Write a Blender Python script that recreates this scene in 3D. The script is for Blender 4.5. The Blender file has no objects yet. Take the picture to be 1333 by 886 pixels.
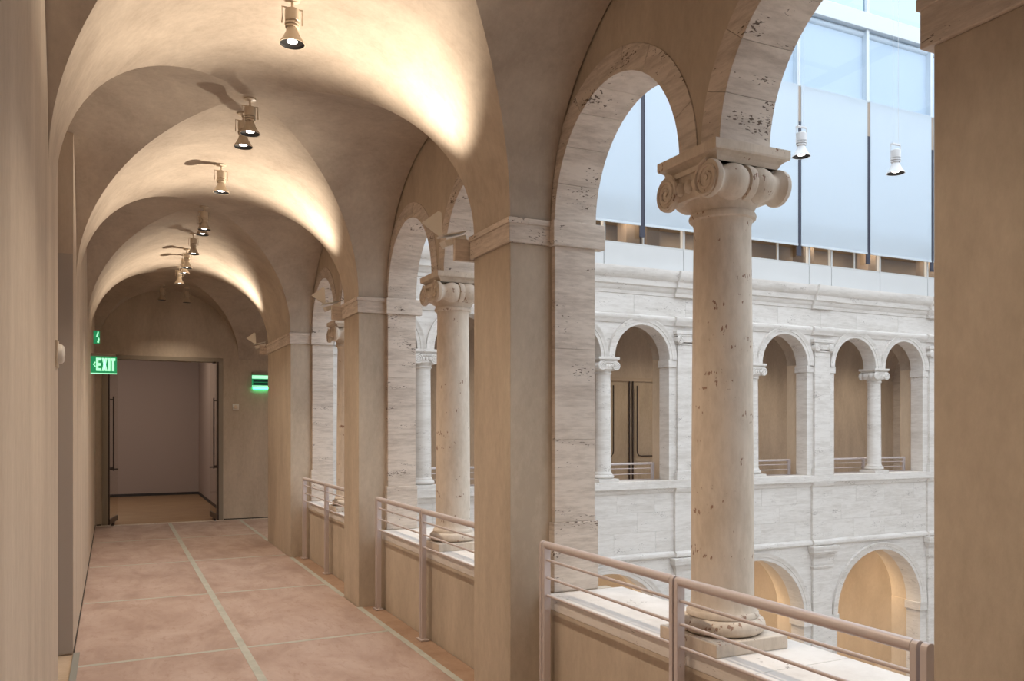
import bpy, math, random
from math import sin, cos, pi, radians, sqrt, asin, acos
random.seed(7)
C = bpy.context.scene.collection
S = bpy.context.scene

# ------------------------------------------------------------------ camera, world, exposure
cam = bpy.data.cameras.new('camera'); cam.sensor_width = 36.0
cam.lens = 1077.0 / 1333.0 * 36.0
cam.shift_y = (554.5 - 443.0) / 1333.0
cam.clip_start = 0.02; cam.clip_end = 200
camo = bpy.data.objects.new('camera', cam); C.objects.link(camo)
camo.location = (0, 0, 1.7); camo.rotation_euler = (pi/2, 0, -0.45)
S.camera = camo
w = bpy.data.worlds.new('overcast_sky'); S.world = w; w.use_nodes = True
bg = w.node_tree.nodes['Background']
bg.inputs[0].default_value = (0.87, 0.935, 1.0, 1); bg.inputs[1].default_value = 2.0
S.view_settings.view_transform = 'Standard'; S.view_settings.look = 'None'
S.view_settings.exposure = 0.46; S.view_settings.gamma = 1.0; S.view_settings.use_curve_mapping = False
WARM = (1.0, 0.84, 0.66)
SPOT_W = 58.0        # each ceiling spotlight
UP_W = 150.0          # each impost uplight

# ------------------------------------------------------------------ materials
def new_mat(name):
    m = bpy.data.materials.new(name); m.use_nodes = True
    nt = m.node_tree; b = nt.nodes['Principled BSDF']
    return m, nt, b
def plain(name, col, rough=.5, metal=0.0, spec=.5):
    m, nt, b = new_mat(name)
    b.inputs['Base Color'].default_value = (*col, 1); b.inputs['Roughness'].default_value = rough
    b.inputs['Metallic'].default_value = metal; b.inputs['Specular IOR Level'].default_value = spec
    return m
def N(nt, typ, **kw):
    n = nt.nodes.new(typ)
    for k, v in kw.items():
        if k.startswith('i_'): n.inputs[k[2:].replace('_', ' ')].default_value = v
        else: setattr(n, k, v)
    return n
def ramp(nt, fac, stops):
    r = nt.nodes.new('ShaderNodeValToRGB'); e = r.color_ramp.elements
    while len(e) < len(stops): e.new(.5)
    for q, (p, c) in zip(e, stops):
        q.position = p; q.color = (*c, 1) if len(c) == 3 else c
    nt.links.new(fac, r.inputs[0]); return r
def coords(nt, scale, rnd=False):
    g = nt.nodes.new('ShaderNodeNewGeometry'); mp = nt.nodes.new('ShaderNodeMapping')
    mp.inputs['Scale'].default_value = scale
    nt.links.new(g.outputs['Position'], mp.inputs[0])
    if rnd:
        oi = nt.nodes.new('ShaderNodeObjectInfo'); mu = N(nt, 'ShaderNodeMath', operation='MULTIPLY'); mu.inputs[1].default_value = 37.0
        nt.links.new(oi.outputs['Random'], mu.inputs[0]); nt.links.new(mu.outputs[0], mp.inputs['Location'])
    return mp.outputs[0]
def plaster(name, c0, c1, streak=(2.2, 2.2, .7), rough=.85, bump=.28):
    m, nt, b = new_mat(name); L = nt.links.new
    n1 = N(nt, 'ShaderNodeTexNoise', i_Scale=1.0, i_Detail=7.0, i_Roughness=.62, i_Distortion=.4)
    L(coords(nt, streak), n1.inputs['Vector'])
    n2 = N(nt, 'ShaderNodeTexNoise', i_Scale=26.0, i_Detail=4.0, i_Roughness=.7)
    L(coords(nt, (1, 1, .5)), n2.inputs['Vector'])
    mx = N(nt, 'ShaderNodeMath', operation='MULTIPLY_ADD'); mx.inputs[1].default_value = .3
    L(n2.outputs[0], mx.inputs[0]); sb = N(nt, 'ShaderNodeMath', operation='MULTIPLY'); sb.inputs[1].default_value = .7
    L(n1.outputs[0], sb.inputs[0]); L(sb.outputs[0], mx.inputs[2])
    r = ramp(nt, mx.outputs[0], [(.37, c0), (.62, c1)]); L(r.outputs[0], b.inputs['Base Color'])
    bp = N(nt, 'ShaderNodeBump'); bp.inputs['Strength'].default_value = bump; bp.inputs['Distance'].default_value = .01
    L(mx.outputs[0], bp.inputs['Height']); L(bp.outputs[0], b.inputs['Normal'])
    b.inputs['Roughness'].default_value = rough; b.inputs['Specular IOR Level'].default_value = .25
    return m
def travertine(name, c0, c1, pit, stretch=(1.3, 1.3, 11.0), pits=.385, fine=1.0):
    m, nt, b = new_mat(name); L = nt.links.new
    v = coords(nt, stretch, True)
    n1 = N(nt, 'ShaderNodeTexNoise', i_Scale=1.0, i_Detail=8.0, i_Roughness=.68, i_Distortion=.3); L(v, n1.inputs['Vector'])
    nf = N(nt, 'ShaderNodeTexNoise', i_Scale=1.0, i_Detail=5.0, i_Roughness=.7); L(coords(nt, (stretch[0]*6, stretch[1]*6, stretch[2]*4.5), True), nf.inputs['Vector'])
    ad = N(nt, 'ShaderNodeMath', operation='MULTIPLY_ADD'); ad.inputs[1].default_value = .45; L(nf.outputs[0], ad.inputs[0])
    sc = N(nt, 'ShaderNodeMath', operation='MULTIPLY'); sc.inputs[1].default_value = .55; L(n1.outputs[0], sc.inputs[0]); L(sc.outputs[0], ad.inputs[2])
    r = ramp(nt, ad.outputs[0], [(.38, c0), (.56, c1)])
    n2 = N(nt, 'ShaderNodeTexNoise', i_Scale=1.0, i_Detail=2.0, i_Roughness=.5); L(coords(nt, (40*fine, 40*fine, 40*fine*min(3.2, max(.5, stretch[2]/stretch[0]*.4))), True), n2.inputs['Vector'])
    n3 = N(nt, 'ShaderNodeTexNoise', i_Scale=1.0, i_Detail=2.0); L(coords(nt, (3.4*fine, 3.4*fine, 10.0*fine), True), n3.inputs['Vector'])
    ml = N(nt, 'ShaderNodeMath', operation='MULTIPLY'); L(n2.outputs[0], ml.inputs[0]); L(n3.outputs[0], ml.inputs[1])
    pm = ramp(nt, ml.outputs[0], [(pits, (0, 0, 0)), (pits+.035, (1, 1, 1))])
    mix = N(nt, 'ShaderNodeMix', data_type='RGBA'); L(pm.outputs[0], mix.inputs[0]); L(r.outputs[0], mix.inputs[6])
    mix.inputs[7].default_value = (*pit, 1); L(mix.outputs[2], b.inputs['Base Color'])
    sb = N(nt, 'ShaderNodeMath', operation='SUBTRACT'); L(ad.outputs[0], sb.inputs[0]); L(pm.outputs[0], sb.inputs[1])
    bp = N(nt, 'ShaderNodeBump'); bp.inputs['Strength'].default_value = .35; bp.inputs['Distance'].default_value = .006
    L(sb.outputs[0], bp.inputs['Height']); L(bp.outputs[0], b.inputs['Normal'])
    b.inputs['Roughness'].default_value = .7; b.inputs['Specular IOR Level'].default_value = .3
    return m
def emis(name, col, s):
    m, nt, b = new_mat(name)
    b.inputs['Base Color'].default_value = (*col, 1); b.inputs['Emission Color'].default_value = (*col, 1)
    b.inputs['Emission Strength'].default_value = s
    return m
def glass(name, tint, gloss=1.0):
    m = bpy.data.materials.new(name); m.use_nodes = True; nt = m.node_tree; nt.nodes.clear(); L = nt.links.new
    o = nt.nodes.new('ShaderNodeOutputMaterial'); t = nt.nodes.new('ShaderNodeBsdfTransparent'); t.inputs[0].default_value = (*tint, 1)
    g = nt.nodes.new('ShaderNodeBsdfGlossy'); g.inputs['Roughness'].default_value = .02
    fr = nt.nodes.new('ShaderNodeFresnel'); fr.inputs[0].default_value = 1.45
    mu = N(nt, 'ShaderNodeMath', operation='MULTIPLY'); mu.inputs[1].default_value = gloss; L(fr.outputs[0], mu.inputs[0])
    ge = nt.nodes.new('ShaderNodeNewGeometry'); iv = N(nt, 'ShaderNodeMath', operation='SUBTRACT'); iv.inputs[0].default_value = 1.0; L(ge.outputs['Backfacing'], iv.inputs[1])
    m2 = N(nt, 'ShaderNodeMath', operation='MULTIPLY'); L(mu.outputs[0], m2.inputs[0]); L(iv.outputs[0], m2.inputs[1]); mu = m2
    mx = nt.nodes.new('ShaderNodeMixShader'); L(mu.outputs[0], mx.inputs[0]); L(t.outputs[0], mx.inputs[1]); L(g.outputs[0], mx.inputs[2])
    L(mx.outputs[0], o.inputs[0]); return m
M = {}
M['plaster'] = plaster('tan_plaster', (.45, .375, .295), (.60, .51, .41))
M['plaster_left'] = plaster('trowelled_plaster', (.47, .39, .315), (.60, .51, .42), (3.5, 3.5, .35))
M['plaster_vault'] = plaster('vault_plaster', (.42, .35, .285), (.56, .48, .395), (2.4, 2.4, 2.4))
M['plaster_far'] = plaster('gallery_plaster', (.58, .47, .35), (.69, .57, .44), (1.5, 1.5, .8))
M['trav'] = travertine('travertine', (.49, .415, .355), (.71, .625, .55), (.15, .11, .085))
M['trav_col'] = travertine('column_travertine', (.59, .505, .415), (.71, .62, .525), (.34, .22, .16), (5, 5, 2.2), .39, 1.6)
M['trav_skylit'] = travertine('skylit_travertine', (.60, .555, .51), (.74, .70, .66), (.40, .36, .33), (.8, .8, 6.0), .39, .9)  # the arcade travertine, whitened to carry the sky light on it
M['board'] = None
def board_mat():
    m, nt, b = new_mat('floor_protection_board'); L = nt.links.new
    n1 = N(nt, 'ShaderNodeTexNoise', i_Scale=1.0, i_Detail=8.0, i_Roughness=.65, i_Distortion=.5); L(coords(nt, (2.6, 1.3, 1), True), n1.inputs['Vector'])
    r = ramp(nt, n1.outputs[0], [(.33, (.335, .235, .195)), (.50, (.42, .31, .265)), (.66, (.485, .375, .33))])
    n2 = N(nt, 'ShaderNodeTexNoise', i_Scale=1.0, i_Detail=5.0, i_Roughness=.75); L(coords(nt, (19, 7, 1), True), n2.inputs['Vector'])
    sc = ramp(nt, n2.outputs[0], [(.54, (0, 0, 0)), (.68, (.6, .6, .6))])
    mix = N(nt, 'ShaderNodeMix', data_type='RGBA'); L(sc.outputs[0], mix.inputs[0]); L(r.outputs[0], mix.inputs[6]); mix.inputs[7].default_value = (.33, .22, .17, 1)
    L(mix.outputs[2], b.inputs['Base Color']); b.inputs['Roughness'].default_value = .6; b.inputs['Specular IOR Level'].default_value = .3
    return m
M['board'] = board_mat()
M['edge_board'] = plaster('brown_edge_board', (.30, .19, .13), (.40, .27, .19), (3, 3, 3), .6)
M['stone_floor'] = plaster('stone_paving', (.42, .32, .23), (.52, .41, .31), (2, 2, 2))
M['tape'] = plaster('masking_tape', (.38, .385, .34), (.48, .48, .43), (8, 8, 8), .6)
M['tape_grey'] = plain('grey_tape', (.25, .25, .23), .6)
M['rail'] = plain('painted_rail', (.60, .53, .52), .38, .2)
M['lamp'] = plain('cream_lamp_enamel', (.66, .56, .44), .4)
M['lamp_white'] = plain('white_lamp_enamel', (.85, .86, .88), .35)
M['black'] = plain('black_baffle', (.015, .014, .014), .5)
M['lens'] = emis('lit_lens', (1, .93, .88), 14)
M['steel_dark'] = plain('dark_bronze', (.07, .055, .05), .35, .6)
M['frame'] = plain('taupe_frame', (.30, .255, .20), .5)
M['frame_pale'] = plain('tan_frame', (.46, .37, .28), .5)
M['reveal'] = plain('grey_metal_reveal', (.42, .37, .33), .5)
M['white_metal'] = plain('white_metal', (.60, .65, .69), .4)
M['grey_metal'] = plain('grey_window_metal', (.55, .55, .54), .4)
M['fascia'] = plain('fascia_metal', (.60, .60, .595), .45)
M['dark_metal'] = plain('dark_mullion', (.035, .035, .055), .4)
M['brown_metal'] = plain('brown_mullion', (.35, .28, .22), .5)
M['glass'] = glass('clear_glass', (.93, .96, .95))
M['glass_door'] = glass('door_glass', (.97, .965, .95), .3)
M['solar_glass'] = glass('solar_glass', (.56, .64, .70), .8)
M['pane_blue'] = glass('upper_pane_glass', (.95, .975, 1.0), .7)
M['glass_dim'] = glass('tinted_glass', (.62, .60, .57), 1.2)
M['room'] = plain('dim_room', (.46, .40, .34), .8)
M['room_back'] = plain('taupe_room_paint', (.43, .33, .275), .8)
M['wood'] = plaster('parquet', (.34, .21, .12), (.44, .29, .17), (2, 9, 1), .5)
M['white_plate'] = plain('white_plastic', (.72, .68, .62), .45)
M['green'] = emis('green_lit_acrylic', (.02, .36, .14), .35)
M['green_pale'] = emis('pale_green_lit', (.42, .95, .62), .75)
M['green_glow'] = emis('green_lamp', (.05, 1.0, .35), 7)
M['green_dark'] = plain('dark_green_print', (.0, .09, .07), .4)
M['mortar_pale'] = plain('pale_mortar', (.60, .55, .50), .9)
M['mortar'] = plain('mortar', (.30, .24, .19), .9)
M['dark'] = plain('dark_gap', (.05, .04, .035), .8)
def blind_mat():
    m = bpy.data.materials.new('blind_fabric'); m.use_nodes = True; nt = m.node_tree; nt.nodes.clear(); L = nt.links.new
    o = nt.nodes.new('ShaderNodeOutputMaterial'); d = nt.nodes.new('ShaderNodeBsdfDiffuse'); t = nt.nodes.new('ShaderNodeBsdfTranslucent')
    d.inputs[0].default_value = (.64, .71, .77, 1); t.inputs[0].default_value = (.70, .77, .84, 1)
    mx = nt.nodes.new('ShaderNodeMixShader'); mx.inputs[0].default_value = .3
    L(d.outputs[0], mx.inputs[1]); L(t.outputs[0], mx.inputs[2]); L(mx.outputs[0], o.inputs[0]); return m
M['blind'] = blind_mat()
M['blind_solid'] = plain('pale_blind', (.72, .77, .82), .8)

# ------------------------------------------------------------------ mesh helpers
class MB:
    def __init__(s): s.v = []; s.f = []
    def box(s, x0, x1, y0, y1, z0, z1):
        b = len(s.v)
        s.v += [(x, y, z) for z in (z0, z1) for y in (y0, y1) for x in (x0, x1)]
        s.f += [tuple(b+i for i in q) for q in ((0,2,3,1),(4,5,7,6),(0,1,5,4),(2,6,7,3),(0,4,6,2),(1,3,7,5))]
        return s
    def grid(s, rows, closed=False, flip=False):
        b = len(s.v); n = len(rows[0])
        for r in rows: s.v += [tuple(p) for p in r]
        for i in range(len(rows)-1):
            for j in range(n if closed else n-1):
                k = (j+1) % n
                q = (b+i*n+j, b+i*n+k, b+(i+1)*n+k, b+(i+1)*n+j)
                s.f.append(q[::-1] if flip else q)
        return s
    def lathe(s, prof, c=(0,0,0), axis='z', seg=32, cap=True):
        rows = []
        for r, h in prof:
            row = []
            for i in range(seg):
                a = 2*pi*i/seg; p = (r*cos(a), r*sin(a), h)
                if axis == 'x': p = (p[2], p[0], p[1])
                elif axis == 'y': p = (p[1], p[2], p[0])
                row.append((c[0]+p[0], c[1]+p[1], c[2]+p[2]))
            rows.append(row)
        b = len(s.v); s.grid(rows, True)
        if cap:
            s.f.append(tuple(b+i for i in range(seg))[::-1]); e = b+(len(rows)-1)*seg
            s.f.append(tuple(e+i for i in range(seg)))
        return s
    def tube(s, pts, r, seg=8):
        rows = []; n = len(pts)
        rr = r if isinstance(r, (list, tuple)) else [r]*n
        for i, p in enumerate(pts):
            a = pts[max(0, i-1)]; c = pts[min(n-1, i+1)]
            t = [c[k]-a[k] for k in range(3)]; l = sqrt(sum(q*q for q in t)) or 1; t = [q/l for q in t]
            up = (0,0,1) if abs(t[2]) < .9 else (1,0,0)
            u = (t[1]*up[2]-t[2]*up[1], t[2]*up[0]-t[0]*up[2], t[0]*up[1]-t[1]*up[0]); l = sqrt(sum(q*q for q in u)); u = [q/l for q in u]
            w_ = (t[1]*u[2]-t[2]*u[1], t[2]*u[0]-t[0]*u[2], t[0]*u[1]-t[1]*u[0])
            rows.append([tuple(p[k]+rr[i]*(cos(2*pi*j/seg)*u[k]+sin(2*pi*j/seg)*w_[k]) for k in range(3)) for j in range(seg)])
        b = len(s.v); s.grid(rows, True)
        s.f.append(tuple(b+i for i in range(seg))[::-1]); e = b+(n-1)*seg
        s.f.append(tuple(e+i for i in range(seg)))
        return s
    def prism(s, poly, axis, a0, a1):
        # poly: 2-D points; axis 'x': (y,z); 'y': (x,z); 'z': (x,y)
        def P(p, a):
            return (a, p[0], p[1]) if axis == 'x' else (p[0], a, p[1]) if axis == 'y' else (p[0], p[1], a)
        b = len(s.v); n = len(poly)
        s.v += [P(p, a0) for p in poly] + [P(p, a1) for p in poly]
        s.f.append(tuple(b+i for i in range(n))[::-1]); s.f.append(tuple(b+n+i for i in range(n)))
        for i in range(n):
            j = (i+1) % n; s.f.append((b+i, b+j, b+n+j, b+n+i))
        return s
    def mesh(s, name, mat, smooth=None):
        me = bpy.data.meshes.new(name); me.from_pydata(s.v, [], s.f)
        import bmesh
        bm = bmesh.new(); bm.from_mesh(me); bmesh.ops.recalc_face_normals(bm, faces=bm.faces); bm.to_mesh(me); bm.free()
        me.materials.append(mat)
        if smooth is not None:
            me.shade_smooth(); me.set_sharp_from_angle(angle=radians(smooth))
        me.update(); return me
    def build_ceiling(s):
        o = s.build('ceiling', M['plaster_vault'], None, 60); o['kind'] = 'structure'; return o
    def build(s, name, mat, parent=None, smooth=None, bevel=0, loc=None):
        return obj(name, s.mesh(name, mat, smooth), parent, bevel, loc)
def obj(name, me, parent=None, bevel=0, loc=None, rz=0):
    o = bpy.data.objects.new(name, me); C.objects.link(o)
    if parent: o.parent = parent
    if loc: o.location = loc
    if rz: o.rotation_euler[2] = rz
    if bevel:
        m = o.modifiers.new('bevel', 'BEVEL'); m.width = bevel; m.segments = 2; m.limit_method = 'ANGLE'; m.angle_limit = radians(40)
    return o
def thing(name, label, cat, loc=(0,0,0), rz=0, group=None):
    o = bpy.data.objects.new(name, None); C.objects.link(o); o.empty_display_size = .1
    o.location = loc; o.rotation_euler[2] = rz; o['label'] = label; o['category'] = cat
    if group: o['group'] = group
    return o
def struct(name, label=None, cat=None):
    o = bpy.data.objects.new(name, None); C.objects.link(o); o['kind'] = 'structure'
    if label: o['label'] = label
    if cat: o['category'] = cat
    return o
def root_of(st, name, label, cat, loc, group):
    if st:
        o = struct(name); o.location = loc; return o
    return thing(name, label, cat, loc, 0, group)
def dup(root, loc, rz, label):
    r = root.copy(); C.objects.link(r); r.location = loc; r.rotation_euler = (0, 0, rz); r['label'] = label
    for ch in list(root.children):
        c = ch.copy(); C.objects.link(c); c.parent = r
        for g in ch.children:
            d = g.copy(); C.objects.link(d); d.parent = c
    return r
def part(name, mat, parent, smooth=None, bevel=0, **kw):
    return MB().box(*kw['b']).build(name, mat, parent, smooth, bevel)

# ------------------------------------------------------------------ key dimensions
XL, XR = -.264, 2.083            # corridor wall planes
CX, RX = (XL+XR)/2, (XR-XL)/2
P = 3.29; NEAR1 = 4.337; PW = .535
XA, XO = 2.355, 2.63             # arcade wall inner and outer face
ZI, ZS, RISE = 2.77, 2.915, 1.185
bayc = [NEAR1 - PW/2 - P/2*1 + P*(k) + PW/2 + PW/2 - PW/2 for k in range(-1, 3)]
bayc = [ (NEAR1 + (NEAR1 - P + PW)) / 2 + P*k for k in (-1, 0, 1, 2)]   # -0.33, 2.96, 6.25, 9.54
HB = (P - PW)/2                  # half bay between pier faces
JD = .047                        # jamb stands proud of the pier
YF = 12.02; YC = 12.65; YE = 15.81
FB = [4.33 + P*k for k in range(5)]    # facade bay centres
GC, GR = (YC+YE)/2, (YE-YC)/2
ZCEIL = 4.32

# ------------------------------------------------------------------ floor
fl = struct('floor')
MB().box(-.9, 3.0, -3.2, YE, -.30, -.012).build('slab', M['stone_floor'], fl)
MB().box(3.0, 20.0, 12.1, YE, -.30, -.012).build('slab', M['stone_floor'], fl)
ycuts = [-3.1, -.25, 2.04, 4.33, 6.62, 8.90, 11.16, 13.52, 15.66]
for i in range(len(ycuts)-1):
    a, b = ycuts[i]+.003, ycuts[i+1]-.003
    for (x0, x1) in ((XL+.008, .902), (.908, 2.074)):
        MB().box(x0, x1, a, b, -.012, 0).build('board', M['board'], fl)
for k, c in enumerate(bayc):
    y0, y1 = c-HB+.002, c+HB-.002
    MB().box(2.083, 2.278, y0, y1, -.012, -.001).build('edge_board', M['edge_board'], fl)
    MB().box(2.062, 2.112, y0, y1, -.001, .0012).build('tape_strip', M['tape'], fl)
x = 2.083
while x < 19:
    MB().box(x+.004, x+2.28, YC, 14.2, -.012, 0).build('board', M['board'], fl)
    MB().box(x+.004, x+2.28, 14.206, 15.66, -.012, 0).build('board', M['board'], fl); x += 2.284
MB().box(.877, .935, -3, 15.66, 0, .0012).build('tape_strip', M['tape'], fl)
for i, y in enumerate(ycuts[2:-1]):
    sl = .02*((i % 3)-1)
    MB().prism([(XL+.02, y-.022-sl), (.875, y-.022), (.875, y+.022), (XL+.02, y+.022-sl)], 'z', 0, .001).build('tape_strip', M['tape'], fl)
    MB().prism([(.937, y-.022), (2.06, y-.022+sl), (2.06, y+.022+sl), (.937, y+.022)], 'z', 0, .001).build('tape_strip', M['tape'], fl)
MB().box(2.062, 2.112, YC, 15.66, 0, .0012).build('tape_strip', M['tape'], fl)
MB().box(XL+.002, XL+.045, 5.2, 7.0, 0, .006).build('tape_strip', M['tape_grey'], fl)
MB().box(XL+.01, 2.9, 15.665, 15.80, -.012, .002).build('threshold', M['trav'], fl)

# ------------------------------------------------------------------ left wall with the recessed opening, end wall, back wall
wl = struct('wall_left')
OY0, OY1, OZ = 5.08, 7.02, 2.99
m = MB().box(-.62, XL, -3.2, OY0, -.012, ZCEIL).box(-.62, XL, OY1, YE, -.012, ZCEIL).box(-.62, -.42, OY0, OY1, -.012, ZCEIL)
m.build('plaster', M['plaster_left'], wl)
d1 = struct('door_1')
MB().box(-.40, XL-.003, OY1-.012, OY1-.001, .0, OZ-.001).build('reveal_panel', M['reveal'], d1)
MB().box(-.42, -.385, OY0+.001, OY1-.013, .0, OZ-.001).build('door_leaf', M['reveal'], d1)
bl = struct('baseboard_left')
MB().box(XL, XL+.006, OY1+.01, YE-.01, 0.0, .018).build('dark_base_strip', M['dark'], bl)  # dark strip stands for the shade in the gap at the wall foot
MB().box(XL, XL+.006, -3, OY0-.01, 0.0, .018).build('dark_base_strip', M['dark'], bl)
we = struct('wall_end')
DX0, DX1, DZ = -.07, 1.72, 2.86
m = MB().box(-.62, DX0-.09, YE, YE+.25, 0, ZCEIL).box(DX1+.09, 20, YE, YE+.25, 0, ZCEIL).box(DX0-.09, DX1+.09, YE, YE+.25, DZ+.07, ZCEIL)
m.build('plaster', M['plaster'], we)
MB().box(XL+.02, DX0-.1, YE-.006, YE, .0, .02).build('dark_base_strip', M['dark'], we)  # coloured dark as the shaded line at the foot of the end wall
MB().box(DX1+.1, 20, YE-.006, YE, .0, .02).build('dark_base_strip', M['dark'], we)
ws = struct('wall_south'); MB().box(-.62, 3.0, -3.35, -3.2, -.3, ZCEIL).build('plaster', M['plaster'], ws)
# doorway in the end wall and the room behind
d2 = struct('door_2')
MB().box(DX0-.09, DX0, YE-.015, YE+.25, 0, DZ+.07).build('jamb', M['frame'], d2)
MB().box(DX1, DX1+.09, YE-.015, YE+.25, 0, DZ+.07).build('jamb', M['frame'], d2)
MB().box(DX0, DX1, YE-.015, YE+.25, DZ, DZ+.07).build('lintel', M['frame'], d2)
rm = struct('wall_room')
MB().box(-1.6, 1.95, 22.1, 22.2, 0, 3.8).build('back_wall', M['room_back'], rm)
MB().box(1.95, 2.05, YE+.25, 22.2, 0, 3.8).build('side_wall', M['room_back'], rm)
MB().box(-1.7, -1.6, YE+.25, 22.2, 0, 3.8).build('side_wall', M['room_back'], rm)
MB().box(-1.7, 2.05, YE+.25, 22.2, 3.8, 3.9).build('room_ceiling', M['room_back'], rm)
MB().box(-1.6, 1.95, 22.085, 22.1, 0, .06).build('dark_base_strip', M['dark'], rm)  # dark baseboard of the room
MB().box(1.935, 1.95, YE+.26, 22.08, 0, .06).build('dark_base_strip', M['dark'], rm)
yy = YE
for i in range(9):
    MB().box(-1.6, 1.95, yy+.002, yy+.70, -.05, -.002).build('floor_plank', M['wood'], rm); yy += .702

# ------------------------------------------------------------------ vaults
ce = struct('ceiling_roof')
NPH = 48
def zrise(ph): return ZS + RISE*sin(ph)
def vault_long(yfun0, yfun1, nseg=8):
    rows = []
    for i in range(NPH+1):
        ph = pi*i/NPH; x_ = CX + RX*cos(ph); a, b = yfun0(ph), yfun1(ph)
        rows.append([(x_, a+(b-a)*j/nseg, zrise(ph)) for j in range(nseg+1)])
    MB().grid(rows).build_ceiling()
def vault_cross(c, ry, xf0, xf1, nseg=6):
    rows = []
    for i in range(NPH+1):
        ph = pi*i/NPH; y_ = c + ry*cos(ph); a, b = xf0(ph), xf1(ph)
        rows.append([(a+(b-a)*j/nseg, y_, zrise(ph)) for j in range(nseg+1)])
    MB().grid(rows).build_ceiling()
AC = lambda ph: abs(cos(ph))
vault_long(lambda p: -3.2, lambda p: bayc[0]-HB*AC(p))
for k in range(3):
    vault_long(lambda p, k=k: bayc[k]+HB*AC(p), lambda p, k=k: bayc[k+1]-HB*AC(p))
vault_long(lambda p: bayc[3]+HB*AC(p), lambda p: GC-GR*AC(p))
vault_long(lambda p: GC+GR*AC(p), lambda p: YE)
for k in range(4):
    vault_cross(bayc[k], HB, lambda p: CX+RX*AC(p), lambda p: XA-.004)
    vault_cross(bayc[k], HB, (lambda p: -.42) if k == 2 else (lambda p: XL), lambda p: CX-RX*AC(p))
# corner bay and the gallery behind the courtyard facade (its barrel runs along x)
vault_cross(GC, GR, lambda p: XL, lambda p: CX-RX*AC(p))
vault_cross(GC, GR, lambda p: CX+RX*AC(p), lambda p: FB[0]-HB*AC(p))
for k in range(4):
    vault_cross(GC, GR, lambda p, k=k: FB[k]+HB*AC(p), lambda p, k=k: FB[k+1]-HB*AC(p))
vault_cross(GC, GR, lambda p: FB[4]+HB*AC(p), lambda p: 20.0)
for k in range(5):
    for (f0, f1) in ((lambda p: YF+.28, lambda p: GC-GR*AC(p)), (lambda p: GC+GR*AC(p), lambda p: YE)):
        rows = []
        for i in range(NPH+1):
            ph = pi*i/NPH; x_ = FB[k]+HB*cos(ph); a, b = f0(ph), f1(ph)
            rows.append([(x_, a+(b-a)*j/6, zrise(ph)) for j in range(7)])
        MB().grid(rows).build_ceiling()
MB().box(-.62, 2.63, -3.2, YE, ZCEIL, ZCEIL+.2).build('roof_slab', M['plaster'], ce)
MB().box(2.63, 20, 12.4, YE+.2, ZCEIL, ZCEIL+.1).build('roof_slab', M['plaster'], ce)

# ------------------------------------------------------------------ our arcade: piers, arches, parapets
def stones(mb_range, zcuts, x0, x1, y0, y1, parent, mat, gap=.0006, name='stone_block'):
    for a, b in zip(zcuts[:-1], zcuts[1:]):
        MB().box(x0, x1, y0, y1, a+gap, b-gap).build(name, mat, parent, None, .0015)
pier_labels = ['plaster pier behind the camera', 'broad tan plaster pier filling the right edge of the picture',
               'tan plaster pier with speckled stone jamb right in front of the nearest railing and column',
               'second tan pier down the corridor, between the middle railing and the far railing',
               'farthest tan corner pier beside the end wall and the green-lit sign']
piers = []
for k in range(5):
    y0 = NEAR1 + P*(k-2); y1 = y0+PW
    if k == 4: y1 = YC
    t = root_of(k == 0, 'pier' if k else 'wall_near_pier', pier_labels[k], 'pier', ((XR+XO)/2, (y0+y1)/2, 0), 'plaster piers along the corridor')
    ox, oy = (XR+XO)/2, (y0+y1)/2
    L_ = lambda x0, x1, a, b, z0, z1: (x0-ox, x1-ox, a-oy, b-oy, z0, z1)
    xo = XO - .002
    MB().box(*L_(XR, xo, y0, y1, -.012, ZI)).build('plaster_core', M['plaster'], t, None, .004)
    # impost band: corridor side plus both jamb ends
    im = MB().box(*L_(XR-.014, 2.345, y0-.02, y1+.034, ZI, ZS-.001)).box(*L_(XR-.022, 2.345, y0-.028, y1+.042, ZS-.035, ZS-.001))
    im.build('impost', M['trav'], t, None, .004)
    sides = [(y0-JD, y0)] + ([(y1, y1+JD)] if k < 4 else [])
    for s_, (a, b) in enumerate(sides):
        a2, b2 = (a, b)
        MB().box(*L_(2.335, XO+(.06 if k < 4 else 0), a-(.022 if s_ == 0 else -.0), b+(.022 if s_ else 0), ZI-.004, ZS-.001)).build('jamb_impost', M['trav'], t, None, .004)
        MB().box(*L_(2.338, XO+(.012 if k < 4 else 0), a-(.02 if s_ == 0 else 0), b+(.02 if s_ else 0), .722, 1.13)).build('plinth_block', M['trav'], t, None, .004)
        MB().box(*L_(2.285, XO+(.11 if k < 4 else 0), a-(.022 if s_ == 0 else 0), b+(.022 if s_ else 0), -.012, .72)).build('plaster_foot', M['plaster'], t)
        stones(None, [1.13, 1.62, 2.16, ZI-.004], XA-ox, XO-ox, a-oy, b-oy, t, M['trav'])
    piers.append(t)

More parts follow.
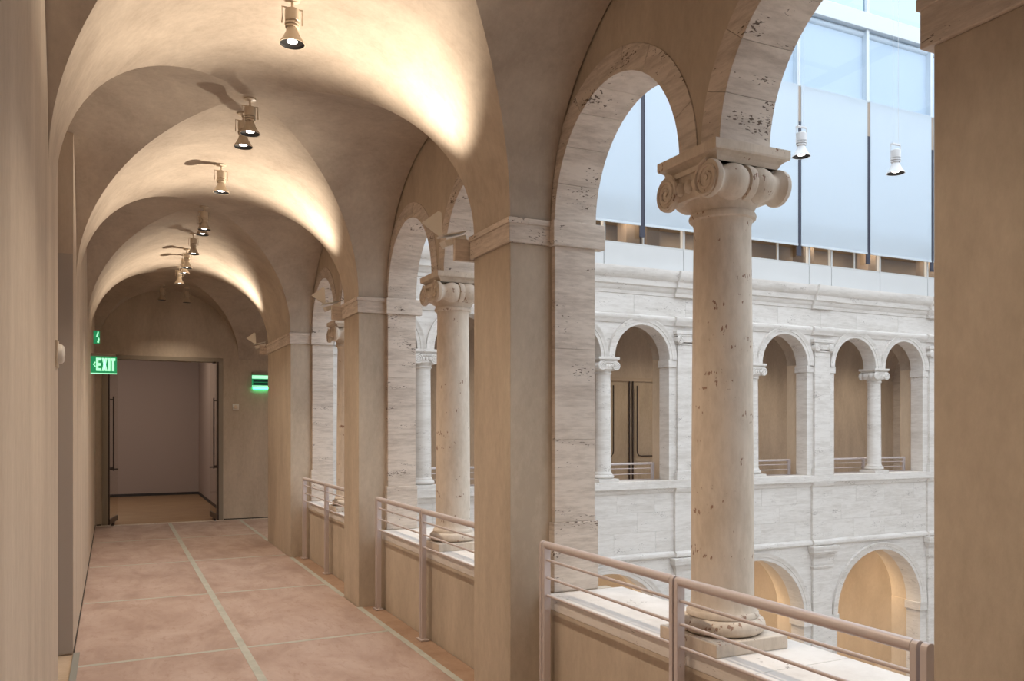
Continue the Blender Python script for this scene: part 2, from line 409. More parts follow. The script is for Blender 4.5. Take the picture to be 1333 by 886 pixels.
def arc_pts(c, r, n, rise): return [(c + r*cos(pi*i/n), ZS + rise*sin(pi*i/n)) for i in range(n+1)]
BLK = .142                                  # half width of the block on the column
def double_arch(yc, label, st=False):
    t = root_of(st, 'double_arch' if not st else 'wall_near_arch', label, 'arch', ((XA+XO)/2, yc, ZS), 'travertine double arches of the arcade')
    r = (HB-JD-BLK)/2; cs = (BLK+r, -(BLK+r)); rise = r*1.035; RO = r+.125
    h0, h1 = XA-(XA+XO)/2, XO-(XA+XO)/2
    # plaster wall over the rings, made of vertical strips
    xs = set()
    for c in cs:
        for i in range(25): xs.add(round(c+RO*cos(pi*i/24), 5))
    lim = P/2-.0005; xs = sorted({q for q in xs if abs(q) < lim} | {-lim, lim})
    def low(u):
        best = 0
        for c in cs:
            if abs(u-c) < RO: best = max(best, (rise+.125)*sqrt(max(0, 1-((u-c)/RO)**2)))
        return best
    top = ZCEIL-ZS-.002
    rf = [[(h0+.006, u, low(u)), (h0+.006, u, top), (h1-.004, u, top), (h1-.004, u, low(u)), (h0+.006, u, low(u))] for u in xs]
    m = MB().grid(rf); m.build('spandrel', M['plaster'], t)
    nv = 9
    for c in cs:
        for q in range(nv):
            a0, a1 = pi*q/nv+.0010, pi*(q+1)/nv-.0010
            inn = [(c+r*cos(a0+(a1-a0)*i/4), rise*sin(a0+(a1-a0)*i/4)) for i in range(5)]
            out = [(c+(RO+.004)*cos(a0+(a1-a0)*i/4), (rise+.129)*sin(a0+(a1-a0)*i/4)) for i in range(5)]
            pr_ = random.uniform(0, .0025)
            MB().prism(inn+out[::-1], 'x', h0-pr_, h1+.006).build('voussoir', M['trav'], t, None, .0015)
    # dark mortar seen in the joints
    rows = []
    for c in cs:
        rws = []
        for i in range(33):
            a = pi*i/32
            rws.append([(h0+.012, c+(r+.006)*cos(a), (rise+.006)*sin(a)), (h1-.012, c+(r+.006)*cos(a), (rise+.006)*sin(a))])
        MB().grid(rws).build('mortar_bed', M['mortar'], t)
    return t
double_arch(bayc[1], 'nearest pair of travertine arches above the big foreground column')
double_arch(bayc[2], 'middle pair of travertine arches above the second column down the corridor')
double_arch(bayc[3], 'farthest pair of small travertine arches beside the corner pier')
da = double_arch(bayc[0], '', True)

PARX = 2.285
def parapet(yc, label, st=False):
    t = root_of(st, 'parapet' if not st else 'wall_near_parapet', label, 'parapet', (2.5, yc, 0), 'low plaster parapets under the arches')
    b0, b1 = -HB+JD+.023, HB-JD-.023
    MB().box(PARX-2.5, XO-2.5-.003, b0, b1, -.012, .64).build('plaster_face', M['plaster'], t)
    ys = [b0, b0+.88, b0+1.83, b1]
    for a, b in zip(ys[:-1], ys[1:]):
        MB().box(PARX-2.5, .31, a+.0012, b-.0012, .64, .72).build('sill_stone', M['trav_skylit'], t, None, .004)  # whiter stone puts the sky light on the sill into the colour
    MB().box(XO-2.5-.003, .27, b0, b1, .56, .64).build('sill_moulding', M['trav_skylit'], t, None, .01)
    return t
parapet(bayc[1], 'nearest low parapet with white stone sill carrying the foreground column')
parapet(bayc[2], 'middle low parapet with white stone sill behind the second railing')
parapet(bayc[3], 'farthest low parapet with white sill behind the small far railing')
parapet(bayc[0], '', True)
wr = struct('wall_right_lower'); wr2 = struct('wall_right_upper'); wr3 = struct('wall_right')       # courtyard side of our own gallery below and above the arcade
MB().box(2.12, XO, -3.3, YF, -4.4, -.30).build('lower_wall', M['trav_skylit'], wr)
MB().box(XO-.25, XO, -3.3, YF, ZCEIL, 5.2).build('upper_wall', M['trav_skylit'], wr2)
MB().box(XO-.25, XO-.2, -3.3, YF, 5.2, 10.1).build('upper_blinds', M['blind_solid'], wr2)
MB().box(XR, XO, -3.3, bayc[0]-HB-PW, -.3, ZCEIL).build('plaster', M['plaster'], wr3)

# ------------------------------------------------------------------ ionic column (scroll faces look along -x and +x)
def make_column(name, label, loc, mat, group):
    t = thing(name, label, 'column', loc, 0, group)
    b = MB().box(-.2, .2, -.2, .2, 0, .06)
    b.build('plinth', mat, t, None, .005)
    prof = [(.165, .06)]
    for i in range(9):
        a = -pi/2+pi*i/8; prof.append((.153+.036*cos(a), .096+.036*sin(a)))
    prof += [(.16, .134), (.16, .15), (.152, .158)]
    MB().lathe(prof, seg=48).build('base', mat, t, 45)
    sh = [(.152, .158), (.145, .168), (.141, .185), (.139, .21)]
    for i in range(1, 11):
        u = i/10; sh.append((.139-.012*u**1.6, .21+u*1.66))
    sh += [(.129, 1.885), (.134, 1.90)]
    MB().lathe(sh, seg=48).build('shaft', mat, t, 50)
    cp = MB()
    cp.lathe([(.134, 1.90), (.146, 1.905), (.150, 1.917), (.146, 1.929), (.138, 1.934), (.142, 1.95), (.165, 1.985), (.168, 2.0)], seg=48)
    cp.box(-.185, .185, -.135, .135, 1.985, 2.115)
    # abacus: cyma and slab
    def frustum(h0, h1, z0, z1):
        cp.grid([[(-h0,-h0,z0),(h0,-h0,z0),(h0,h0,z0),(-h0,h0,z0)], [(-h1,-h1,z1),(h1,-h1,z1),(h1,h1,z1),(-h1,h1,z1)]], True)
    for (a, b_, z0, z1) in ((.168,.172,2.115,2.122),(.172,.178,2.122,2.134),(.178,.192,2.134,2.146),(.192,.205,2.146,2.152),(.205,.208,2.152,2.16)): frustum(a, b_, z0, z1)
    cp.box(-.208, .208, -.208, .208, 2.16, 2.194)
    # channel line over the volutes and the egg row
    for sx in (-1, 1):
        cp.box(min(sx*.185, sx*.2), max(sx*.185, sx*.2), -.14, .14, 2.093, 2.113)
        for e in (-.055, 0, .055):
            cp.lathe([(.003, -.032), (.018, -.024), (.024, -.008), (.024, .008), (.016, .026), (.003, .032)], (sx*.186, e, 2.04), 'z', 12)
    cap = cp.build('capital', mat, t, 40)
    for sy in (-1, 1):
        cy, cz = sy*.142, 2.04
        v = MB()
        v.lathe([(.066, -.205), (.078, -.203), (.081, -.195), (.081, -.180), (.074, -.172), (.058, -.156), (.054, -.143), (.060, -.128), (.072, -.105), (.079, -.078), (.077, -.050), (.068, -.028), (.064, -.022),
                 (.076, -.018), (.079, 0), (.076, .018), (.064, .022), (.068, .028), (.077, .050), (.079, .078), (.072, .105), (.060, .128), (.054, .143), (.058, .156), (.074, .172), (.081, .180), (.081, .195), (.078, .203), (.066, .205)],
                (0, cy, cz), 'x', 36)
        vo = v.build('volute', mat, cap, 40)
        for sx in (-1, 1):
            pts = []; rr = []
            for i in range(61):
                u = i/60; a = pi/2 - sy*sx*0 + (-sy)*2*pi*2.25*u*(-1)
                r_ = .070*(1-u)**.8 + .010
                pts.append((sx*.206, cy + r_*cos(a), cz + r_*sin(a))); rr.append(.0085-.003*u)
            g = MB().tube(pts, rr, 6).lathe([(.012, -.006), (.010, .006)], (sx*.206, cy, cz), 'x', 12)
            g.build('scroll', mat, cap, 50)
    return t
COLX = 2.487
col0 = make_column('ionic_column', 'big ionic column in the foreground standing on the nearest white sill', (COLX, bayc[1], .72), M['trav_col'], 'ionic columns of our arcade')
dup(col0, (COLX, bayc[2], .72), 0, 'second ionic column, seen between the second pier and the nearest pier')
dup(col0, (COLX, bayc[3], .72), 0, 'farthest ionic column of the corridor arcade, mostly hidden by the second pier')

# ------------------------------------------------------------------ railings
def make_railing(name, label, loc, group):
    t = thing(name, label, 'railing', loc, 0, group)
    ps = (-1.232, -.012, 1.215)
    for y in ps:
        p = MB()
        for (a, b) in ((-.030, -.006), (.006, .030)):
            n = 6
            prof = [(-.021, .012), (.021, .012), (.021, 1.02)] + [(.021*cos(pi*i/n), 1.024+.021*sin(pi*i/n)) for i in range(1, n)] + [(-.021, 1.02)]
            p.prism(prof, 'y', y+a, y+b)
        po = p.build('post', M['rail'], t, 40, .002)
        f = MB().box(-.035, .035, y-.055, y+.055, 0, .012)
        f.build('foot_plate', M['rail'], po, None, .002)
        for q in (-.043, .043): MB().lathe([(.009, .012), (.009, .019), (.006, .022)], (0, y+q, 0), 'z', 8).build('bolt', M['rail'], po)
        MB().lathe([(.008, -.034), (.008, .034)], (-.0, y, .66), 'y', 10).build('bolt', M['rail'], po)
    for a, b in zip(ps[:-1], ps[1:]):
        MB().tube([(0, a+.03, 1.024), (0, b-.03, 1.024)], .0215, 20).build('handrail', M['rail'], t, 50)
        for z in (.74, .84, .94):
            MB().tube([(0, a+.03, z), (0, b-.03, z)], .0075, 10).build('bar', M['rail'], t, 50)
    return t
RAX = 2.225
rail0 = make_railing('railing', 'nearest metal railing with three slim bars, in front of the big column', (RAX, bayc[1], 0), 'metal railings in the corridor')
dup(rail0, (RAX, bayc[2], 0), 0, 'middle metal railing between the second pier and the nearest pier')
dup(rail0, (RAX, bayc[3], 0), 0, 'farthest metal railing beside the corner pier')

# ------------------------------------------------------------------ courtyard facade
wc = struct('wall_courtyard')
TF = M['trav_skylit']
X0F, X1F = XO, 19.2
pil = [FB[0]-P/2] + [c+P/2 for c in FB]
PJ = .36; FS = 2.88
def strip(name, x0, x1, y0, y1, z0, z1, mat=TF, bevel=.004): return MB().box(x0, x1, y0, y1, z0, z1).build(name, mat, wc, None, bevel)
def prof_run(name, prof, x0, x1, mat=TF):    # profile (dy, z) run along x, dy measured outwards from the facade
    return MB().prism([(YF-a, z) for a, z in prof] + [(YF+.05, prof[-1][1]), (YF+.05, prof[0][1])], 'x', x0, x1).build(name, mat, wc, 35)
def runs(name, prof, ress=.05, hw=.27):
    xs = X0F
    for i, p in enumerate(pil):
        a = max(p-hw, X0F); b = min(p+hw, X1F)
        if a > xs: prof_run(name, prof, xs, a)
        prof_run(name, [(q+ress, z) for q, z in prof], a, b); xs = b
    if xs < X1F: prof_run(name, prof, xs, X1F)
def ringsweep(cx, zc, r, rise_k, prof, n=28):
    # prof: (dr, dy) section swept round a half circle, dy outwards from facade
    rows = []
    for i in range(n+1):
        a = pi*i/n
        rows.append([(cx+(r+dr)*cos(a), YF-dy, zc+(r+dr)*rise_k*sin(a)) for dr, dy in prof])
    return MB().grid(rows, True).build('archivolt', TF, wc, 40)
def archwall(x0, x1, arches, zs, ztop, y0, y1, name, mat=TF):
    xs = {x0, x1}
    for c, r, k in arches:
        for i in range(25): xs.add(c+r*cos(pi*i/24))
    xs = sorted(q for q in xs if x0 <= q <= x1)
    def low(u):
        for c, r, k in arches:
            if abs(u-c) < r: return zs+r*k*sqrt(max(0, 1-((u-c)/r)**2))
        return zs
    return MB().grid([[(u, y0, low(u)), (u, y0, ztop), (u, y1, ztop), (u, y1, low(u)), (u, y0, low(u))] for u in xs]).build(name, mat, wc, 30)
RU = (P/2-PJ-.135)/2
ring_u = [(0, .0), (0, .022), (.05, .026), (.055, .036), (.10, .040), (.118, .052), (.135, .052), (.135, 0)]
RL = 1.205; LZ = -2.03
ring_l = [(0, .0), (0, .022), (.06, .026), (.065, .036), (.11, .042), (.13, .056), (.15, .056), (.15, 0)]
for k, c in enumerate(FB):
    x0, x1 = c-P/2, c+P/2
    if k == 0: x0 = X0F
    archwall(x0, x1, [(c-.135-RU, RU, 1.03), (c+.135+RU, RU, 1.03)], FS, 3.66, YF, YF+.29, 'arch_wall')
    for s in (-1, 1): ringsweep(c+s*(.135+RU), FS, RU, 1.03, ring_u)
    # frieze blocks
    xa = x0
    for wdt in (.98, 1.2, 1.11):
        xb = min(xa+wdt, x1) if wdt != 1.11 else x1
        strip('stone_block', xa+.0009, xb-.0009, YF-random.uniform(0, .002), YF+.2, 3.65, 3.99); xa = xb
    # parapet blocks, three courses
    for ci, (za, zb) in enumerate(((-.52, -.15), (-.15, .19), (.19, .53))):
        cuts = [x0] + [x0+(.55 if ci % 2 else .95)+j*.86+random.uniform(-.06, .06) for j in range(3)] + [x1]
        cuts = [q for q in cuts if q <= x1]
        for a, b in zip(cuts[:-1], cuts[1:]):
            if b-a > .02: strip('stone_block', a+.0009, b-.0009, YF-random.uniform(0, .002), YF+.2, za+.0009, zb-.0009, TF, .002)
    # lower storey
    archwall(x0, x1, [(c, RL, 1.0)], LZ, -.60, YF, YF+.34, 'arch_wall')
    ringsweep(c, LZ, RL, 1.0, ring_l, 40)
    # deep soffit of the lower arch
    archwall(c-P/2+.01 if k else X0F, c+P/2-.01, [(c, RL+.05, 1.0)], LZ, -.60, YF+.34, YF+.75, 'inner_arch_wall', M['plaster_far'])
strip('joint_bed', X0F, X1F, YF+.008, YF+.009, -.52, .53, M['mortar_pale'], 0)
strip('joint_bed', X0F, X1F, YF+.008, YF+.009, 3.65, 3.99, M['mortar_pale'], 0)
strip('backing', X0F, X1F, YF+.21, YF+.30, -.60, .60, TF, 0)
strip('gallery_parapet', X0F, X1F, YF+.30, YF+.35, -.30, .74, M['plaster_far'], 0)
strip('upper_backing', X0F, X1F, YF+.2, YF+.29, 3.64, 4.40, TF, 0)
strip('sill', X0F, X1F, YF-.09, YF+.36, .605, .74, TF, .008)
runs('sill_moulding', [(0, .52), (.02, .525), (.035, .55), (.05, .58), (.055, .605)])
runs('string_moulding', [(0, -.64), (.03, -.635), (.055, -.61), (.06, -.58), (.05, -.55), (.02, -.53), (0, -.52)])
runs('moulding', [(0, 3.484), (.02, 3.486), (.03, 3.52), (.05, 3.55), (.065, 3.585), (.06, 3.62), (.03, 3.64), (0, 3.65)])
runs('cornice', [(0, 3.99), (.015, 3.995), (.02, 4.05), (.05, 4.08), (.06, 4.13), (.10, 4.15), (.11, 4.24), (.15, 4.27), (.18, 4.34), (.19, 4.40), (.19, 4.43), (0, 4.434)])
def pil_cap_upper(x):
    c = MB().box(x-.27, x+.27, YF-.10, YF, 3.335, 3.40).box(x-.245, x+.245, YF-.085, YF, 3.30, 3.335)
    c.box(x-.21, x+.21, YF-.075, YF, 3.20, 3.30).box(x-.225, x+.225, YF-.07, YF, 3.15, 3.175).box(x-.205, x+.205, YF-.055, YF, 3.06, 3.15)
    o = c.build('pilaster_capital', TF, wc, None, .006)
    for s in (-1, 1):
        v = MB().lathe([(.06, -.115), (.072, -.112), (.076, -.10), (.07, -.03), (.07, 0)], (x+s*.185, YF, 3.235), 'y', 24)
        pts = []
        for i in range(41):
            u = i/40; r_ = .062*(1-u)+.008; a = pi/2 + s*2*pi*2*u
            pts.append((x+s*.185+r_*cos(a), YF-.115, 3.235+r_*sin(a)))
        v.tube(pts, .007, 5)
        v.build('volute', TF, o, 40)
for i, x in enumerate(pil):
    hw0 = max(x-.205, X0F+.001); hw1 = x+.205
    strip('pilaster_shaft', hw0, hw1, YF-.05, YF, .905, 3.06)
    MB().box(max(x-.25, X0F+.001), x+.25, YF-.088, YF, .74, .87).box(max(x-.23, X0F+.001), x+.23, YF-.07, YF, .87, .905).build('pilaster_base', TF, wc, None, .008)
    if i: pil_cap_upper(x)
    strip('pier_stone', max(x-PJ, X0F), x+PJ, YF, YF+.29, .74, FS-.13)
    (MB().box(x-PJ-.02, x-.206, YF-.02, YF+.31, FS-.13, FS) if i else MB()).box(x+.206, x+PJ+.02, YF-.02, YF+.31, FS-.13, FS).build('impost', TF, wc, None, .005)
    strip('pier_core', max(x-PW/2, XO+.002), x+PW/2, YF+.30, YC, -.012, 3.0, M['plaster_far'], 0)
    strip('dado_strip', max(x-.26, X0F), x+.26, YF-.05, YF, -.52, .53)
    # lower pilaster
    lc = MB()
    for (h, q, z0, z1) in ((.345, .16, -.70, -.64), (.335, .15, -.76, -.70), (.31, .125, -.80, -.76), (.285, .10, -.84, -.80), (.265, .075, -.87, -.84), (.255, .06, -1.02, -.87), (.275, .08, -1.06, -1.02), (.265, .07, -1.085, -1.06)):
        lc.box(max(x-h, X0F), x+h, YF-q, YF, z0, z1)
    lc.build('pilaster_capital', TF, wc, None, .005)
    strip('pilaster_shaft', max(x-.25, X0F), x+.25, YF-.05, YF, -4.4, -1.085)
    strip('pier_stone', max(x-(P/2-RL), X0F), x+P/2-RL, YF, YF+.34, -4.4, LZ-.17)
    (MB().box(x-(P/2-RL)-.03, x-.255, YF-.035, YF+.36, LZ-.17, LZ) if i else MB()).box(x+.255, x+(P/2-RL)+.03, YF-.035, YF+.36, LZ-.17, LZ).build('impost', TF, wc, None, .006)
    strip('pier_core', max(x-.40, X0F), x+.40, YF+.345, YF+.75, -4.4, LZ, M['plaster_far'], 0)
# freestanding facade columns and railings
fl_names = ['in the leftmost facade bay seen through the second arch', 'left of the glass doors, seen through the left foreground arch', 'just right of the big foreground column, mostly hidden by it',
            'second from the right edge pier, between two railings', 'hidden behind the right edge pier']
fcol = None
for k, c in enumerate(FB[:4]):
    lb = 'small white ionic column across the courtyard ' + fl_names[k]
    if fcol is None:
        fcol = make_column('courtyard_column', lb, (c, YF+.145, .74), TF, 'white columns of the courtyard facade'); fcol.rotation_euler[2] = pi/2
        fcol.scale = (1, 1, .975)
    else:
        q = dup(fcol, (c, YF+.145, .74), pi/2, lb); q.scale = (1, 1, .975)
rl_names = ['in the leftmost bay seen through the second arch', 'in front of the glass doors', 'just right of the big foreground column', 'in the bay with the fully visible white column', 'behind the right edge pier']
for k, c in enumerate(FB[:4]):
    q = dup(rail0, (c, YC-.20, 0), pi/2, 'white-grey railing across the courtyard ' + rl_names[k]); q['group'] = 'railings across the courtyard'

# far gallery and lower gallery shells
wf = struct('wall_lower_gallery')
MB().box(2.0, 20, 15.0, 15.1, -4.4, -.35).build('plaster', M['plaster_far'], wf)
MB().box(2.0, 20, YF+.2, 15.1, -.40, -.31).build('soffit', M['plaster_far'], wf)
MB().box(-1, 20, -4.2, 15.1, -4.5, -4.4).build('courtyard_paving', TF, wf)
d4 = struct('door_4')
MB().box(9.85, 11.35, 14.95, 15.0, -4.4, -1.95).build('frame', M['frame'], d4)
MB().box(9.95, 10.58, 14.93, 14.95, -4.4, -2.02).build('leaf', M['steel_dark'], d4)
MB().box(10.62, 11.25, 14.93, 14.95, -4.4, -2.02).build('leaf', M['steel_dark'], d4)
wea = struct('wall_east'); MB().box(19.2, 19.5, -4.2, 16.1, -4.4, 5.2).build('stone', TF, wea)
MB().box(19.3, 19.35, -4.2, 16.1, 5.2, 10.1).build('upper_blinds', M['blind_solid'], wea)
wso = struct('wall_court_south'); MB().box(2.63, 19.5, -4.4, -4.2, -4.4, 5.2).build('stone', TF, wso)
MB().box(2.63, 19.5, -4.35, -4.3, 5.2, 10.1).build('upper_blinds', M['blind_solid'], wso)
# glass doors in the far gallery
d3 = struct('door_3')
MB().box(9.72, 9.80, YE-.03, YE, 0, 2.80).box(12.0, 12.08, YE-.03, YE, 0, 2.80).box(9.72, 12.08, YE-.03, YE, 2.72, 2.80).build('frame', M['frame_pale'], d3)
for (a, b, s) in ((9.82, 10.56, 1), (10.70, 11.95, -1)):
    lf = MB().box(a, b, YE-.045, YE-.032, .02, 2.70).build('glass_leaf', M['glass_door'], d3)
    hx = 10.12 if s == 1 else 10.76
    pts = [(hx, YE-.09, 2.62), (hx, YE-.09, 1.15), (hx-.01*s, YE-.09, 1.08), (hx-.05*s, YE-.09, 1.03), (hx-.12*s, YE-.09, 1.02)] + ([(11.6, YE-.09, 1.02)] if s < 0 else [])
    MB().tube(pts, .016, 8).build('pull_bar', M['steel_dark'], lf)
MB().box(10.57, 10.60, YE-.05, YE-.03, 0, 2.72).box(10.66, 10.69, YE-.05, YE-.03, 0, 2.72).build('stile', M['steel_dark'], d3)

# ------------------------------------------------------------------ curtain wall and blinds over the facade
bx = [2.65, 4.47, 6.50, 8.33, 10.15, 11.98, 13.86, 15.77, 17.6, 19.2]
fx = [2.65, 4.3, 5.9, 7.56, 9.24, 10.75, 12.27, 12.87, 14.23, 15.67, 17.2, 19.2]
tr = struct('trim_1')
for a, b in zip(fx[:-1], fx[1:]):
    MB().box(a+.006, b-.006, YF+.02, YF+.12, 4.434, 4.845).build('fascia_panel', M['fascia'], tr, None, .004)
MB().box(2.65, 19.2, YF+.10, YF+.2, 4.43, 4.84).build('backing', M['dark'], tr)
for i, (a, b) in enumerate(zip(fx[:-1], fx[1:])):
    wn = struct('window_%d' % (i+1))
    MB().box(a+.03, b-.03, YF+.075, YF+.085, 4.88, 5.52).build('pane', M['glass_dim'], wn)
    MB().box(a, a+.035, YF+.03, YF+.13, 4.845, 5.6).box(a+.035, b, YF+.04, YF+.12, 4.845, 4.885).build('window_frame', M['grey_metal'], wn)
    if i % 2: MB().box((a+b)/2-.012, (a+b)/2+.012, YF+.06, YF+.10, 4.885, 5.52).build('glazing_bar', M['grey_metal'], wn)
wu = struct('wall_upper_room')
MB().box(2.65, 19.2, YF+1.6, YF+1.7, 4.43, 5.6).build('back_wall', M['room'], wu)
MB().box(2.65, 19.2, YF+.13, YF+1.7, 5.6, 5.7).build('soffit', M['room'], wu)
for q in (4.9, 8.6, 9.05, 11.2, 13.0, 14.9, 16.8): MB().box(q, q+.3, YF+.9, YF+1.2, 4.43, 5.6).build('inner_post', M['brown_metal'], wu)
bl_names = {2: ('left of the dark gap in the left arch', 'leftmost one'), 3: ('right of the dark gap in the left arch', 'beside the column arch'), 4: ('just right of the big column', 'just right of the arch stones'),
            5: ('behind the left hanging lamp', 'above the left hanging lamp'), 6: ('behind the right hanging lamp', 'above the right hanging lamp')}
for i, (a, b) in enumerate(zip(bx[:-1], bx[1:])):
    if i in bl_names and i >= 2:
        t = thing('roller_blind', 'tall pale roller blind over the facade, ' + bl_names[i][0], 'blind', ((a+b)/2, YF-.02, 5.19), 0, 'roller blinds over the courtyard facade')
    else:
        t = struct('trim_blind'); t.location = ((a+b)/2, YF-.02, 5.19)
    h = (b-a)/2-.042
    MB().box(-h, h, -.003, .003, .035, 3.12).build('fabric', M['blind'], t)
    MB().box(-h, h, -.012, .012, 0, .04).build('hem_bar', M['white_metal'], t, None, .004)
    if i in (4, 5, 6):
        t2 = thing('upper_blind', 'short upper roller blind behind glass, ' + bl_names[i][1], 'blind', ((a+b)/2+.03, YF+.12, 8.2), 0, 'short blinds behind the upper panes')
    else:
        t2 = struct('trim_blind'); t2.location = ((a+b)/2+.03, YF+.12, 8.2)
    MB().box(-h-.02, h+.02, -.003, .003, 0, 1.47).build('fabric', M['blind'], t2)
    MB().tube([(-h-.02, 0, 1.51), (h+.02, 0, 1.51)], .06, 12).build('roller', M['white_metal'], t2, 50)
    wn = struct('window_%d' % (i+21))
    MB().box(a+.04, b-.04, YF+.02, YF+.032, 8.32, 9.76).build('pane', M['pane_blue'], wn)
    MB().box(a+.04, b-.04, YF+.0, YF+.05, 8.29, 8.32).build('sill_rail', M['grey_metal'], wn)
    MB().box(a-.035, a+.035, YF+.0, YF+.14, 8.3, 9.78).build('jamb', M['white_metal'], wn)
    wn = struct('window_%d' % (i+41))
    MB().box(a+.04, b-.04, YF+.05, YF+.062, 10.1, 11.9).build('pane', M['solar_glass'], wn)
    MB().box(a-.035, a+.035, YF+.0, YF+.10, 10.1, 12.0).build('window_post', M['white_metal'], wn)
tm = struct('trim_2')
for a in bx:
    MB().box(a-.052, a+.052, YF-.012, YF+.018, 5.0, 7.6).build('mullion', M['dark_metal'], tm)
    MB().box(a-.052, a+.052, YF-.012, YF+.018, 7.6, 8.28).build('mullion', M['brown_metal'], tm)
MB().box(2.65, 19.2, YF-.04, YF+.14, 9.77, 10.1).build('beam', M['white_metal'], tm, None, .01)
tr3 = struct('trim_3')
for i in range(6):
    x = 2.9+3.29*i
    MB().box(x-.08, x+.08, -4.4, YF+.1, 12.0, 12.3).build('roof_beam', M['white_metal'], tr3)
for i in range(6):
    y = -3.0+3.0*i
    MB().box(2.6, 19.4, y-.03, y+.03, 12.3, 12.4).build('purlin', M['white_metal'], tr3)

# ------------------------------------------------------------------ spotlights
def make_lamp(name, label, loc, mat, group, watts, drop=0, cat='spotlight'):
    # origin at the ceiling plate; hangs down .26 m
    t = thing(name, label, cat, loc, 0, group)
    if drop:
        for s in (-.03, .03):
            MB().tube([(s, 0, drop), (s, 0, -.01)], .0015, 5).build('wire', mat, t)
        pl = MB().box(-.045, .045, -.012, .012, -.018, -.008)
    else:
        pl = MB().lathe([(.045, 0), (.045, -.010), (.012, -.016), (.007, -.02), (.007, -.055)], seg=20)
    pl.build('ceiling_plate' if not drop else 'hanger', mat, t, 40)
    zt = -.055 if not drop else -.018
    MB().tube([(-.056, 0, -.145), (-.056, 0, zt), (.056, 0, zt), (.056, 0, -.145)], .0045, 6).build('yoke', mat, t)
    MB().lathe([(.036, -.062), (.040, -.066), (.040, -.125), (.034, -.130)], seg=24).build('driver_can', mat, t, 40)
    MB().lathe([(.027, -.130), (.027, -.137), (.041, -.138), (.041, -.148), (.027, -.149), (.027, -.155), (.039, -.156), (.039, -.164), (.028, -.165)], seg=24).build('cooling_ring', mat, t, 40)
    MB().lathe([(.027, -.164), (.031, -.175), (.040, -.200), (.058, -.232), (.070, -.248), (.073, -.256), (.068, -.256)], seg=28, cap=False).build('cone_shade', mat, t, 40)
    MB().lathe([(.068, -.255), (.063, -.246), (.029, -.2395)], seg=28, cap=False).build('baffle', M['black'], t, 40)
    MB().lathe([(.029, -.2405), (.025, -.2425), (.002, -.244)], seg=24).build('lens', M['lens'], t, 40)
    if watts:
        ld = bpy.data.lights.new('lamp_light', 'SPOT'); ld.energy = watts; ld.color = WARM; ld.spot_size = radians(96); ld.spot_blend = .7; ld.shadow_soft_size = .014
        lo = bpy.data.objects.new('lamp_light', ld); C.objects.link(lo); lo.parent = t; lo.location = (0, 0, -.262)
    return t
def vz(x, y):
    c = min(1, abs((x-CX)/RX)); z = ZS+RISE*sqrt(1-c*c); return z
CR = ZS+RISE
lamps = [(CX, 4.72, 'nearest ceiling spotlight at the top edge, on the first bright vault band'),
         (CX, 6.30, 'second ceiling spotlight, with its round plate on the dark vault crown'),
         (CX-.004, 6.62, 'third ceiling spotlight, partly hidden right behind the second'),
         (CX-.01, 8.0, 'fourth ceiling spotlight, on the second bright vault band with a long shadow'),
         (CX-.005, 9.60, 'fifth ceiling spotlight, on the second dark vault crown'),
         (CX, 9.86, 'sixth ceiling spotlight, partly hidden behind the fifth'),
         (CX, 11.02, 'seventh ceiling spotlight, dark against the third bright vault band'),
         (CX, 12.02, 'eighth ceiling spotlight, pale on the third bright band just above another'),
         (CX, 12.46, 'ninth ceiling spotlight, pale and lowest in the bright third band'),
         (CX, 13.40, 'tenth ceiling spotlight, in front of the last dark vault'),
         (.76, 15.2, 'left one of the two farthest spotlights by the end wall'),
         (1.15, 15.2, 'right one of the two farthest spotlights by the end wall')]
L0 = None; dim_data = []
for x, y, lb in lamps:
    if L0 is None: L0 = make_lamp('ceiling_spotlight', lb, (x, y, CR-.001), M['lamp'], 'ceiling spotlights along the vault', SPOT_W)
    else:
        q = dup(L0, (x, y, vz(x, y)-.001), 0, lb)
        if y > 11.5:
            for ch in q.children:
                if ch.type == 'LIGHT':
                    if not dim_data: dim_data.append(ch.data.copy()); dim_data[0].energy = SPOT_W*.28
                    ch.data = dim_data[0]
# unseen lamps added over and behind the camera, repeating the row, for warm light
for y in (3.32, 2.98, 1.42, -.15, -.5):
    q = dup(L0, (CX, y, CR-.001), 0, ''); q.name = 'unseen_row_lamp'; q['kind'] = 'structure'
    for key in ('label', 'category', 'group'): del q[key]
pd = make_lamp('pendant_spotlight', 'left white spotlight hanging on thin wires in the courtyard', (.7497*6.75, .7484*6.75, 1.7+.3338*6.75+.20), M['lamp_white'], 'spotlights hung in the courtyard', 0, 7.9)
dup(pd, (.8526*6.9, .6987*6.9, 1.7+.3134*6.9+.20), 0, 'right white spotlight hanging on thin wires in the courtyard')

